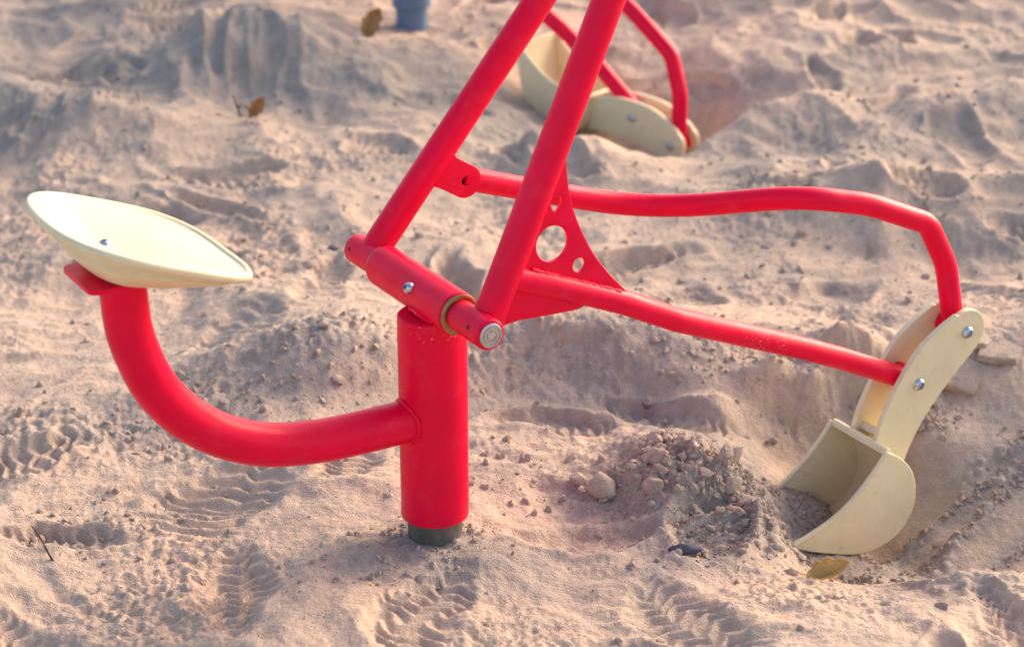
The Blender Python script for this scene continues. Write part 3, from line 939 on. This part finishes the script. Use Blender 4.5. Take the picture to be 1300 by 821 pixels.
    me.vertices.add(len(V)); me.vertices.foreach_set('co', V.astype(np.float32).ravel())
    me.loops.add(F.size); me.loops.foreach_set('vertex_index', F.ravel().astype(np.int32))
    me.polygons.add(len(F)); me.polygons.foreach_set('loop_start', np.arange(0, F.size, 3, dtype=np.int32))
    me.update(calc_edges=True)
    o = link('sand_crumbs', me, M_clod, None, True)
    me.set_sharp_from_angle(angle=R(50))
    tag(o, 'crumbs and small clods of moist sand strewn over the sand', 'sand crumbs', kind='stuff')

clod_field()

# two rounded lumps and the bigger clods of the pile
tag(lump('sand_lump', 11, (0.218, 0.150), 0.019, M_clod, 0.40, 0.85, 0.75, (0.2, 0.3, 1.0), 3, 0.45), 'bigger rounded sand lump at the left foot of the crumbled pile', 'sand lump')
tag(lump('sand_lump', 12, (0.186, 0.183), 0.017, M_clod, 0.40, 0.62, 0.75, (0.1, -0.2, 2.0), 3, 0.45), 'flatter rounded sand lump just left of the bigger one', 'sand lump')
crnd = random.Random(3)
for k in range(30):
    t = crnd.uniform(-0.1, 1.1); q = crnd.gauss(0, 0.036)
    ax, ay = PILE[0]; bx, by = PILE[1]
    L = math.hypot(bx - ax, by - ay)
    x = ax + t * (bx - ax) - (by - ay) / L * q; y = ay + t * (by - ay) + (bx - ax) / L * q
    tag(lump('sand_clod', 200 + k, (x, y), crnd.uniform(0.007, 0.0165), M_clod, 0.55, 0.72, 0.85, (crnd.uniform(-0.6, 0.6), crnd.uniform(-0.6, 0.6), crnd.uniform(0, 6)), 3, 0.65),
        'moist sand clod in the crumbled pile left of the front bucket', 'sand clod', 'clods in the crumbled pile')
# broken slabs of crust on the pit edge behind the bucket
def crust(seed, x, y, size, thick, tilt, turn, dz, label):
    rnd = random.Random(seed)
    bm = bmesh.new()
    n = rnd.choice((5, 5, 6))
    poly = []
    for k in range(n):
        a = 2 * math.pi * (k + rnd.uniform(-0.28, 0.28)) / n
        r = size * rnd.uniform(0.75, 1.15)
        poly.append((r * math.cos(a) * 1.25, r * math.sin(a)))
    rings = []
    for q, zz in ((0.90, -thick), (1.0, -thick * 0.7), (0.98, -thick * 0.15), (0.93, 0.0), (0.5, 0.001)):
        ring = []
        for k in range(n):
            (ax, ay), (bx, by) = poly[k], poly[(k + 1) % n]
            for t in (0, 0.25, 0.5, 0.75):
                j = rnd.uniform(-0.04, 0.04) * size
                ring.append(bm.verts.new(((ax + (bx - ax) * t) * q + j, (ay + (by - ay) * t) * q + j, zz + rnd.uniform(-0.06, 0.06) * thick)))
        rings.append(ring)
    m = len(rings[0])
    for r0, r1 in zip(rings, rings[1:]):
        for k in range(m):
            bm.faces.new((r0[k], r0[(k + 1) % m], r1[(k + 1) % m], r1[k]))
    bm.faces.new(rings[0]); bm.faces.new(rings[-1])
    o = from_bm('sand_crust_piece', bm, M_sand_crust, None, True, 35)
    o.location = (x, y, gz(x, y) + dz)
    o.rotation_euler = (R(tilt), 0, R(turn))
    tag(o, label, 'sand slab', 'broken crust slabs at the pit edge')

M_sand_crust = M_clod
crust(1, 0.772, 0.545, 0.040, 0.016, 34, 8, 0.016, 'largest broken slab of crusted sand right of the upper bucket bolt')
crust(2, 0.728, 0.510, 0.024, 0.014, 40, 40, 0.010, 'flat slab of crusted sand lying between the largest slab and the bucket arm')
crust(3, 0.706, 0.482, 0.017, 0.012, 30, 75, 0.009, 'small tilted slab of crusted sand close behind the bucket arm')
crust(4, 0.684, 0.452, 0.013, 0.010, 25, 20, 0.008, 'lowest small piece of crust behind the neck of the bucket')
crust(5, 0.845, 0.580, 0.034, 0.014, 12, 15, 0.006, 'flat slab of crust at the right edge above the pit')
crust(6, 0.815, 0.600, 0.022, 0.013, 15, 60, 0.008, 'small slab of crust behind the largest slab at the pit edge')
tag(lump('stone', 21, (0.297, 0.455), 0.0085, M_stone, 0.3, 0.8, 0.8), 'small dark stone on the grey slope under the boom', 'stone')
tag(lump('stone', 22, (-0.21, 1.02), 0.011, M_stone, 0.3, 0.5, 0.7), 'flat dark grey stone on sand behind the seat', 'stone')
sl = tag(lump('slate_chip', 23, (0.316, -0.004), 0.0165, M_slate, 0.25, 0.45, 0.8, None, 3, -0.25), 'dark blue grey flat chip at the foot of the crumbled pile', 'stone chip')
sl.scale = (1.55, 0.75, 1); sl.rotation_euler = (R(12), 0, R(6))
sp = tag(lump('slate_chip', 24, (0.535, 0.062), 0.012, M_slate, 0.2, 0.35, 0.8), 'grey chip lying against the near bottom edge of the bucket', 'stone chip')
sp.scale = (1.7, 0.6, 1.0); sp.rotation_euler = (R(25), 0, R(25))

def leaf(loc, length, width, curl, fold, mat, rot, label, dz=0.0, seed=0):
    rnd = random.Random(seed)
    bm = bmesh.new(); nu, nv = 18, 9
    g = []
    for i in range(nu + 1):
        u = i / nu; row = []
        w = width * (math.sin(math.pi * min(max(u * 0.96 + 0.02, 0), 1)) ** 0.8) * (1 + 0.14 * math.sin(u * 23 + seed))
        for j in range(nv):
            v = j / (nv - 1) * 2 - 1
            row.append(bm.verts.new(((u - 0.5) * length, v * w * math.cos(fold * abs(v)), abs(v) * w * math.sin(fold) + curl * (u - 0.4) ** 2 * length * 2 + 0.08 * width * math.sin(9 * u + 3 * v + seed))))
        g.append(row)
    for i in range(nu):
        for j in range(nv - 1):
            bm.faces.new((g[i][j], g[i][j + 1], g[i + 1][j + 1], g[i + 1][j]))
    o = from_bm('fallen_leaf', bm, mat)
    s = o.modifiers.new('thickness', 'SOLIDIFY'); s.thickness = 0.0007
    o.location = (loc[0], loc[1], gz(*loc) + dz)
    o.rotation_euler = tuple(R(a) for a in rot)
    tag(o, label, 'leaf', 'dry fallen leaves')
    bm = bmesh.new()
    sweep(bm, [((u - 0.5) * length, 0, curl * (u - 0.4) ** 2 * length * 2 + 0.08 * width * math.sin(9 * u + seed) + 0.0006) for u in [-0.25 + 1.2 * k / 12 for k in range(13)]], [0.0011 - 0.0007 * k / 12 for k in range(13)], 8)
    from_bm('midrib', bm, mat, o)
    return o

leaf((0.497, -0.014), 0.055, 0.022, 0.55, 0.9, M_leaf_y, (28, -8, 8), 'yellow folded dry leaf on sand below the front bucket', 0.012, 1)
leaf((-0.415, 1.66), 0.050, 0.018, 0.5, 0.7, M_leaf_b, (60, -45, 30), 'orange brown curled leaf standing by the grey mound', 0.022, 2)
leaf((-0.222, 2.20), 0.075, 0.026, 0.4, 0.6, M_leaf_o, (55, -50, 50), 'olive brown leaf propped up left of the blue post', 0.026, 3)
leaf((0.30, 2.62), 0.07, 0.02, 0.5, 0.5, M_leaf_b, (10, 5, 70), 'small brown leaf far behind between the red levers', 0.008, 4)

def twig(pts, r, label, side=True):
    bm = bmesh.new()
    path = spline2(pts, 5)
    n = len(path)
    sweep(bm, path, [r * (1 - 0.6 * k / (n - 1)) * (1.35 if k % 6 == 0 else 1) for k in range(n)], 10)
    o = from_bm('twig', bm, M_twig)
    tag(o, label, 'twig', 'twigs on the sand')
    if side:
        a = Vector(path[n // 2])
        bm = bmesh.new()
        sweep(bm, [a, a + Vector((0.006, -0.002, 0.008)), a + Vector((0.009, -0.003, 0.015))], [r * 0.7, r * 0.5, r * 0.3], 8)
        from_bm('side_shoot', bm, M_twig, o)
    return o

z0 = gz(-0.485, -0.045)
twig([(-0.470, -0.062, z0 - 0.004), (-0.480, -0.052, z0 + 0.008), (-0.491, -0.040, z0 + 0.022), (-0.503, -0.030, z0 + 0.033)], 0.0017, 'thin dark twig sticking up from sand at lower left', False)
z0 = gz(-0.44, 1.68)
twig([(-0.450, 1.69, z0 - 0.01), (-0.456, 1.69, z0 + 0.015), (-0.466, 1.69, z0 + 0.045)], 0.0028, 'short brown stick beside the orange brown curled leaf')
z0 = gz(-0.62, 0.31)
twig([(-0.640, 0.315, z0 + 0.002), (-0.625, 0.31, z0 + 0.004), (-0.606, 0.300, z0 + 0.002)], 0.0014, 'tiny dark twig at the left edge below the seat', False)
